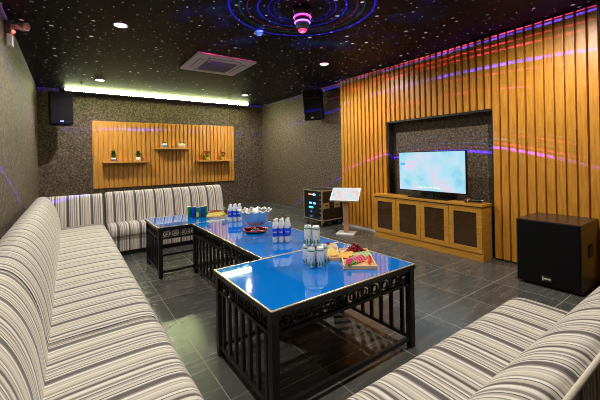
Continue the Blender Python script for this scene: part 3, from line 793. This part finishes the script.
def bunch(lab, loc, n, seed, mat=GRAPE, sx=.075, sy=.055):
    t = thing('grape_bunch', lab, 'grapes', loc)
    r = random.Random(seed); pts = []
    lay = [(0, .0125), (1, .032), (2, .05), (3, .066)]
    for l, z in lay:
        k = 1 - l * .24; m = int(n * k * k * .5)
        for i in range(m):
            for _ in range(40):
                a = r.random() * 6.28; q = math.sqrt(r.random()) * k
                p = Vector((sx * q * math.cos(a), sy * q * math.sin(a), z + r.uniform(-.003, .003)))
                if all((p - o).length > .021 for o in pts): pts.append(p); break
    g0 = None
    for p in pts:
        if g0 is None:
            bm = bm_new(); add_ball(bm, (0, 0, 0), .0125, 8, 1.1); g0 = obj('grape', bm, mat, t); o = g0
        else: o = g0.copy(); COL.objects.link(o); o.parent = t
        o.location = p
    bm = bm_new(); add_tube(bm, (0, 0, .05), (.02, .01, .095), .003, n=6); obj('stem', bm, STEMM, t)
def leaves(lab, loc, n, seed, s=.05, m=None):
    r = random.Random(seed); bm = bm_new()
    for i in range(n):
        a = r.random() * 6.28
        leaf(bm, (.012 * math.cos(a), .012 * math.sin(a), .004), (math.cos(a), math.sin(a), .25 + r.random() * .7), s * r.uniform(.7, 1.1), s * .7)
    return tag(obj('lettuce_garnish', bm, m or LET, None, loc), lab, 'lettuce', 'lettuce garnishes')

BA = math.radians(52)
f1 = board('front wooden fruit board with grapes and pink melon, at the near table edge', (1.80, 1.805), BA, .44, .235)
bunch('bunch of dark red grapes at the far end of the front fruit board', f1(.125, -.005), 60, 3, GRAPE, .080, .075)
FA = -.78
def fan(base, n, rz, tilt, lat, th, kw, words, lab, grp, z=.018):
    d = th / math.cos(tilt) * 1.12
    for k in range(n):
        m = k - (n - 1) / 2
        p = Vector(base) + Vector((math.cos(rz), math.sin(rz), 0)) * (lat * m) + Vector((-math.sin(rz), math.cos(rz), 0)) * (d * m)
        p.z = zt0 + z
        wedge(kw[0], lab % words[k], grp, p, (tilt, 0, rz), kw[1], th, kw[2], kw[3], ang=kw[4] if len(kw) > 4 else PI)
fan(f1(.005, .070), 3, FA - .1, -.6, .024, .015, ('orange_slice', .038, ORANGE, PEEL), ['nearest', 'middle', 'farthest'], '%s orange wedge on the left of the front fruit board', 'orange wedges on the front board')
fan(f1(-.115, .020), 5, FA + .30, -.5, .024, .013, ('melon_slice', .040, PINK, PINKR), ['leftmost', 'second', 'middle', 'fourth', 'rightmost'], '%s pink melon slice on the front fruit board', 'pink melon slices on the front board')
fan(f1(.005, -.045), 4, FA - .2, -.6, .020, .014, ('melon_slice', .040, CUC, CUCP), ['leftmost', 'second', 'third', 'rightmost'], '%s pale green melon slice on the right of the front board', 'green melon slices on the front board')
fan(f1(-.085, -.088), 3, BA - .4, -.3, .050, .012, ('melon_slice', .024, REDM, REDM), ['nearest', 'middle', 'farthest'], '%s red melon piece along the right edge of the front board', 'red melon pieces on the front board')
leaves('green lettuce at the near left corner of the front fruit board', f1(-.175, .075, .012), 9, 4, .055)
leaves('green lettuce in the middle of the front fruit board', f1(.015, .015, .014), 8, 5, .05)
wedge('apple_slice', 'rose skinned apple slice left of the grapes on the front board', 'apple slices', f1(.115, .085, .012), (-.6, 0, FA), .032, .014, PALE, ROSE)

f2 = board('rear wooden fruit board with yellow mango slices, behind the silver can stack', (1.713, 2.059), BA, .34, .20)
fan(f2(-.115, .0), 4, FA + .1, -.6, .045, .015, ('mango_slice', .034, YEL, PALE), ['leftmost', 'second', 'third', 'rightmost'], '%s yellow mango slice in the front row of the rear board', 'mango slices on the rear board')
fan(f2(-.045, .01), 3, FA + .1, -.6, .050, .015, ('mango_slice', .036, YEL, PALE), ['left', 'middle', 'right'], '%s yellow mango slice in the second row of the rear board', 'mango slices on the rear board')
leaves('green lettuce in the middle of the rear fruit board', f2(.03, .02, .02), 9, 8, .05)
fan(f2(.105, .0), 4, FA + .05, -.5, .042, .014, ('apple_slice', .036, PALE, ROSE), ['leftmost', 'second', 'third', 'rightmost'], '%s pale apple slice at the far end of the rear board', 'apple slices')
bm = bm_new(); add_ball(bm, (0, 0, .0125), .0125, 8)
tag(obj('grape', bm, GRAPE, None, f2(.118, -.018, .0475)), 'single dark grape on the apple of the rear fruit board', 'grape')

f3 = board('far fruit board heaped with melon and grapes beside the coloured cans', (1.70, 4.37), math.radians(-35), .29, .22)
BF = math.radians(-35)
fan(f3(-.02, -.055), 5, BF + .25, -.4, .040, .015, ('melon_slice', .05, YEL, CUCP), ['leftmost', 'second', 'middle', 'fourth', 'rightmost'], '%s yellow melon slice with green skin on the far board', 'melon slices on the far board')
fan(f3(-.055, .045), 3, BF - .1, -.15, .030, .015, ('watermelon_slice', .060, REDM, RIND), ['left', 'middle', 'right'], '%s red watermelon slice at the back of the far board', 'watermelon slices on the far board')
bunch('bunch of dark red grapes topping the far fruit board', f3(.075, .050, .012), 46, 6, GRAPE, .055, .045)
leaves('green lettuce sprig on the right of the far fruit board', f3(.115, -.02, .014), 8, 9, .05)
leaves('green sprig crowning the grapes of the far fruit board', f3(.065, .05, .092), 5, 10, .035)

# ------------------------------------------------------------------ TV cabinet, television, microphones
CX0, CX1, CY0, CY1, CZ = 4.345, XS - .003, 2.075, 3.905, .745
t = thing('media_cabinet', 'low oak cabinet with four dark glass doors under the television', 'cabinet', ((CX0 + CX1) / 2, (CY0 + CY1) / 2, 0))
hx = (CX1 - CX0) / 2; hy = (CY1 - CY0) / 2
obj('cabinet_top', box(-hx - .012, hx, -hy - .01, hy + .01, CZ - .032, CZ, .004), OAK, t)
bm = bm_new()
add_box(bm, -hx + .022, hx, -hy, -hy + .02, .08, CZ - .032); add_box(bm, -hx + .022, hx, hy - .02, hy, .08, CZ - .032)
add_box(bm, -hx + .022, hx, -hy + .02, hy - .02, .08, .10); add_box(bm, -hx + .022, hx, -.01, .01, .10, CZ - .032)
obj('carcass', bm, OAK, t)
obj('back_panel', box(hx - .012, hx - .001, -hy + .02, hy - .02, .10, CZ - .032), OAK_DK, t)
obj('plinth', box(-hx + .005, hx, -hy, hy, 0, .08, .003), OAK, t)
obj('shelf', box(-hx + .05, hx - .012, -hy + .02, hy - .02, .385, .400), OAK_DK, t)
def glassdark():
    m = bpy.data.materials.new('smoked_glass'); m.use_nodes = True; nt = m.node_tree; nt.nodes.clear()
    out = N(nt, 'ShaderNodeOutputMaterial'); mx = N(nt, 'ShaderNodeMixShader'); tr = N(nt, 'ShaderNodeBsdfTransparent'); gl = N(nt, 'ShaderNodeBsdfGlossy')
    tr.inputs[0].default_value = (.62, .52, .44, 1); gl.inputs['Roughness'].default_value = .04; gl.inputs[0].default_value = (.9, .9, .9, 1)
    fr = N(nt, 'ShaderNodeFresnel'); fr.inputs[0].default_value = 1.5
    df = N(nt, 'ShaderNodeBsdfDiffuse'); df.inputs[0].default_value = (.10, .052, .022, 1); m2 = N(nt, 'ShaderNodeMixShader'); m2.inputs[0].default_value = .55
    link(nt, tr.outputs[0], m2.inputs[1]); link(nt, df.outputs[0], m2.inputs[2])
    link(nt, fr.outputs[0], mx.inputs[0]); link(nt, m2.outputs[0], mx.inputs[1]); link(nt, gl.outputs[0], mx.inputs[2]); link(nt, mx.outputs[0], out.inputs[0])
    return m
SMOKE = glassdark()
w4 = (2 * hy - .012) / 4
for k in range(4):
    y0 = -hy + .006 + k * w4 + .003; y1 = y0 + w4 - .006; z0, z1 = .105, CZ - .045; fw = .068
    bm = bm_new()
    for a in ((y0, y0 + fw, z0, z1), (y1 - fw, y1, z0, z1), (y0 + fw, y1 - fw, z0, z0 + fw), (y0 + fw, y1 - fw, z1 - fw, z1)):
        add_box(bm, -hx, -hx + .021, a[0], a[1], a[2], a[3], .002)
    d = obj('door', bm, OAK, t)
    obj('glass_pane', box(-hx + .008, -hx + .013, y0 + fw, y1 - fw, z0 + fw, z1 - fw), SMOKE, d)
bm = bm_new(); add_tube(bm, (0, -.08, .0), (0, .10, .025), .006, n=8)
tag(obj('pale_bar', box(-.015, .015, -.10, .10, 0, .016, .004), P('light_grey_plastic', (.55, .55, .56), .4), None, (4.47, 2.76, .4005), (0, 0, .35)), 'pale slim bar lying behind the third glass door', 'remote control')  # slim pale bar on the shelf behind the glass
bm.free()

def screen_mat(name, stops, scale, strength, seed):
    m = bpy.data.materials.new(name); m.use_nodes = True; nt = m.node_tree; b = nt.nodes['Principled BSDF']
    tc = N(nt, 'ShaderNodeTexCoord'); mp = N(nt, 'ShaderNodeMapping'); mp.inputs['Location'].default_value = (seed, seed * 2, seed); link(nt, tc.outputs['Object'], mp.inputs[0])
    ns = N(nt, 'ShaderNodeTexNoise'); ns.inputs['Scale'].default_value = scale; ns.inputs['Detail'].default_value = 3; link(nt, mp.outputs[0], ns.inputs['Vector'])
    c = ramp(nt, ns.outputs['Fac'], stops)
    b.inputs['Base Color'].default_value = (.02, .02, .02, 1); b.inputs['Roughness'].default_value = .15
    link(nt, c, b.inputs['Emission Color']); b.inputs['Emission Strength'].default_value = strength
    return m
t = thing('television', 'flat television showing a pale blue picture, standing on the oak cabinet', 'television', (4.50, 2.905, CZ))
ty, z0, z1 = .561, .092, .718
obj('frame', box(-.018, .022, -ty, ty, z0, z1, .004), P('black_bezel', (.008, .008, .01), .25), t)
obj('screen', box(-.0195, -.0175, -ty + .012, ty - .012, z0 + .018, z1 - .012), screen_mat('television_picture', [(.30, (.18, .55, .85)), (.42, (.36, .74, .88)), (.53, (.50, .76, .90)), (.63, (.68, .70, .86)), (.74, (.80, .62, .74))], 3.2, .80, 3.1), t)
bm = bm_new(); add_box(bm, 0, .02, -.045, .045, .01, z0 + .01); obj('neck', bm, BLACK, t)
obj('stand_base', box(-.12, .085, -.33, .33, 0, .016, .005), P('gloss_black_stand', (.01, .01, .012), .12), t)

bm = bm_new()
cr_ = random.Random(2)
y = .20
for wd in (.085, .05, .06, .05, .055):
    q = y
    while q > y - wd:
        add_box(bm, -.0202, -.0194, q - .007, q, z0 + .062, z0 + .062 + cr_.choice((.012, .018, .014))); q -= .011
    y -= wd + .018
obj('caption', bm, P('caption_yellow', (.3, .3, .2), .5, emit=(.95, 1, .72), es=.85), t)
bm = bm_new(); add_box(bm, -.0202, -.0194, ty - .125, ty - .035, z1 - .215, z1 - .175, .0003); add_box(bm, -.0202, -.0194, ty - .125, ty - .10, z1 - .055, z1 - .03, .0003)
obj('menu_icon', bm, P('icon_blue', (.02, .1, .2), .5, emit=(.05, .42, .85), es=.8), t)
def mic(lab, loc, rz, ring):
    t = thing('microphone', lab, 'microphone', loc, (0, 0, rz), 'microphones on the oak cabinet')
    z = .026
    bm = bm_new(); add_tube(bm, (-.02, 0, z), (.15, 0, z), .018, .014, 16); obj('handle', bm, BLACK, t)
    bm = bm_new(); add_ball(bm, (-.045, 0, z), .025, 10); obj('grille_head', bm, P('dark_mesh', (.06, .06, .065), .4, .7), t)
    bm = bm_new(); add_lathe(bm, [(.0185, -.030), (.026, -.027), (.026, -.017), (.0185, -.014)], 18, M=Matrix.Translation((0, 0, z)) @ Matrix.Rotation(PI / 2, 4, 'Y')); obj('colour_ring', bm, P('orange_ring', (.95, .27, .01), .4), t)
    if ring:
        bm = bm_new(); add_tube(bm, (.12, 0, z), (.155, 0, z), .0165, .0165, 16); obj('end_cap', bm, SILVER, t)
mic('black microphone with an orange ring nearest the cabinet front edge', (4.415, 2.27, CZ), math.radians(-72), False)
mic('black microphone with an orange ring and silver end, behind the other', (4.485, 2.285, CZ), math.radians(-80), True)

# ------------------------------------------------------------------ flight case rack
t = thing('amplifier_rack', 'black flight case rack of amplifiers with aluminium edges on casters', 'equipment rack', (4.38, 5.34, 0))
hx, hy, za, zb = .29, .305, .13, .73
CASE = P('black_case_laminate', (.018, .016, .015), .4)
obj('case', box(-hx + .03, hx, -hy, hy, za, zb, .004), CASE, t)
bm = bm_new(); e = .02
for x in (-hx, hx - e):
    for y in (-hy - .004, hy - e + .004):
        add_box(bm, x - .002, x + e + .002, y, y + e, za, zb, .003)
for z in (za - .006, zb - e + .006):
    for y in (-hy - .004, hy - e + .004): add_box(bm, -hx, hx, y, y + e, z, z + e, .003)
    for x in (-hx - .002, hx - e + .002): add_box(bm, x, x + e, -hy, hy, z, z + e, .003)
obj('aluminium_edging', bm, ALU, t)
cm = P('steel_corner', (.5, .42, .28), .35, .8)
for y in (-hy, hy):
    for z in (za, (za + zb) / 2 - .06, zb):
        bm = bm_new(); add_box(bm, -hx - .006, -hx + .035, y - .018, y + .018, z - .03, z + .03, .008); obj('corner_fitting', bm, cm, t)
blue_l = P('blue_indicator', (.05, .1, .3), .4, emit=(.05, .25, 1), es=6); cyan_l = P('cyan_indicator', (.05, .2, .2), .4, emit=(.02, .9, .55), es=4); or_l = P('orange_display', (.2, .08, .05), .4, emit=(1, .28, .12), es=1.6)
RK = P('rack_unit_black', (.012, .013, .02), .35)
rows = [(.640, .066, [(or_l, .085, .19, .012), (blue_l, .185, .235, .02)][::1]), (.545, .07, []), (.462, .07, [(blue_l, .10, .155, .017), (blue_l, .185, .235, .017)]), (.375, .07, [(cyan_l, .09, .18, .015)]), (.285, .075, [(P('dim_blue_indicator', (.02, .05, .1), .4, emit=(.02, .12, .3), es=1), .12, .16, .02)]), (.185, .08, [(P('dim_blue_indicator', (.02, .05, .1), .4), .12, .16, .02)])]
for z, h, leds in rows:
    u = obj('rack_unit', box(-hx + .012, -hx + .032, -hy + .022, hy - .022, z - h / 2, z + h / 2, .003), RK, t)
    for m, a, b_, hh in leds:
        obj('indicator_light', box(-hx + .008, -hx + .0125, hy - .04 - b_ * 1.5 + .0, hy - .04 - a * 1.5, z - hh, z + hh, .001), m, u)
    bm = bm_new(); add_tube(bm, (-hx + .002, -hy + .06, z), (-hx + .013, -hy + .06, z), .013, n=14); obj('knob', bm, P('grey_knob', (.3, .3, .32), .4), u)
for x in (-.18, .11):
    q = obj('recessed_handle', box(x - .080, x + .080, -hy - .007, -hy + .003, .37, .485, .004), P('tan_metal_plate', (.50, .37, .20), .4, .5), t)
    bm = bm_new(); add_box(bm, x - .04, x + .04, -hy - .012, -hy - .006, .42, .44, .003); obj('grip', bm, CASE, q)
obj('caster_board', box(-hx + .01, hx - .01, -hy + .01, hy - .01, .10, za - .004), CASE, t)
for x in (-hx + .06, hx - .06):
    for y in (-hy + .06, hy - .06):
        bm = bm_new(); add_tube(bm, (x - .016, y, .036), (x + .016, y, .036), .036, n=18); w = obj('caster', bm, P('blue_black_rubber', (.015, .02, .05), .4), t)
        bm = bm_new(); add_box(bm, x - .024, x + .024, y - .02, y + .02, .076, .10); add_box(bm, x + .017, x + .022, y - .012, y + .012, .03, .08); add_box(bm, x - .022, x - .017, y - .012, y + .012, .03, .08); obj('caster_fork', bm, ALU, w)

# ------------------------------------------------------------------ song selection kiosk
KA = math.radians(-57)
t = thing('touchscreen_kiosk', 'tilted white touchscreen on a brown post beside the amplifier rack', 'touchscreen', (4.13, 4.385, 0), (0, 0, KA))
obj('base_plate', box(-.165, .165, -.145, .13, 0, .022, .006), P('white_painted_steel', (.78, .78, .77), .35), t)
obj('post', box(-.046, .046, -.025, .025, .022, .66, .008), POST, t)
M = Matrix.Translation((0, -.02, .715)) @ Matrix.Rotation(math.radians(-52), 4, 'X') 
# screen lies in its own x-z plane, tipped back
bm = bm_new(); add_box(bm, -.265, .265, -.012, .022, -.165, .165, .006, M=M); sh = obj('screen_housing', bm, P('white_painted_steel', (.78, .78, .77), .35), t)
bm = bm_new(); add_box(bm, -.248, .248, -.014, -.0115, -.148, .148, M=M)
obj('screen', bm, screen_mat('kiosk_picture', [(.30, (.25, .72, .88)), (.42, (.70, .90, .95)), (.52, (.88, .90, .92)), (.62, (.95, .70, .78)), (.72, (.90, .80, .60))], 9, .70, 1.7), sh)
bm = bm_new(); add_box(bm, -.05, .05, -.02, .03, .63, .72); obj('tilt_bracket', bm, P('white_painted_steel', (.78, .78, .77), .35), t)

# ------------------------------------------------------------------ camera and view
cd = bpy.data.cameras.new('camera'); cam = bpy.data.objects.new('camera', cd); COL.objects.link(cam)
cd.sensor_width = 36; cd.sensor_fit = 'HORIZONTAL'; cd.lens = 325.74 * 36 / 600
cd.shift_x = .00145; cd.shift_y = -42.07 / 600; cd.clip_start = .02
cam.matrix_world = Matrix.Translation((0, 0, 1.4)) @ Matrix.Rotation(-.6158, 4, 'Z') @ Matrix.Rotation(PI / 2, 4, 'X') @ Matrix.Rotation(-.0206, 4, 'Z')
SC.camera = cam
w = bpy.data.worlds.new('world'); SC.world = w; w.use_nodes = True
w.node_tree.nodes['Background'].inputs[0].default_value = (.02, .02, .025, 1)
vs = SC.view_settings; vs.view_transform = 'Standard'; vs.look = 'None'; vs.exposure = .30; vs.gamma = 1; vs.use_curve_mapping = False
SC.cycles.max_bounces = 10; SC.cycles.diffuse_bounces = 6; SC.cycles.glossy_bounces = 5; SC.cycles.transmission_bounces = 8; SC.cycles.transparent_max_bounces = 8
SC.cycles.sample_clamp_indirect = 6; SC.cycles.caustics_reflective = False; SC.cycles.caustics_refractive = False
SC.cycles.use_denoising = True; SC.cycles.denoising_prefilter = 'NONE'; SC.cycles.filter_width = 1.0
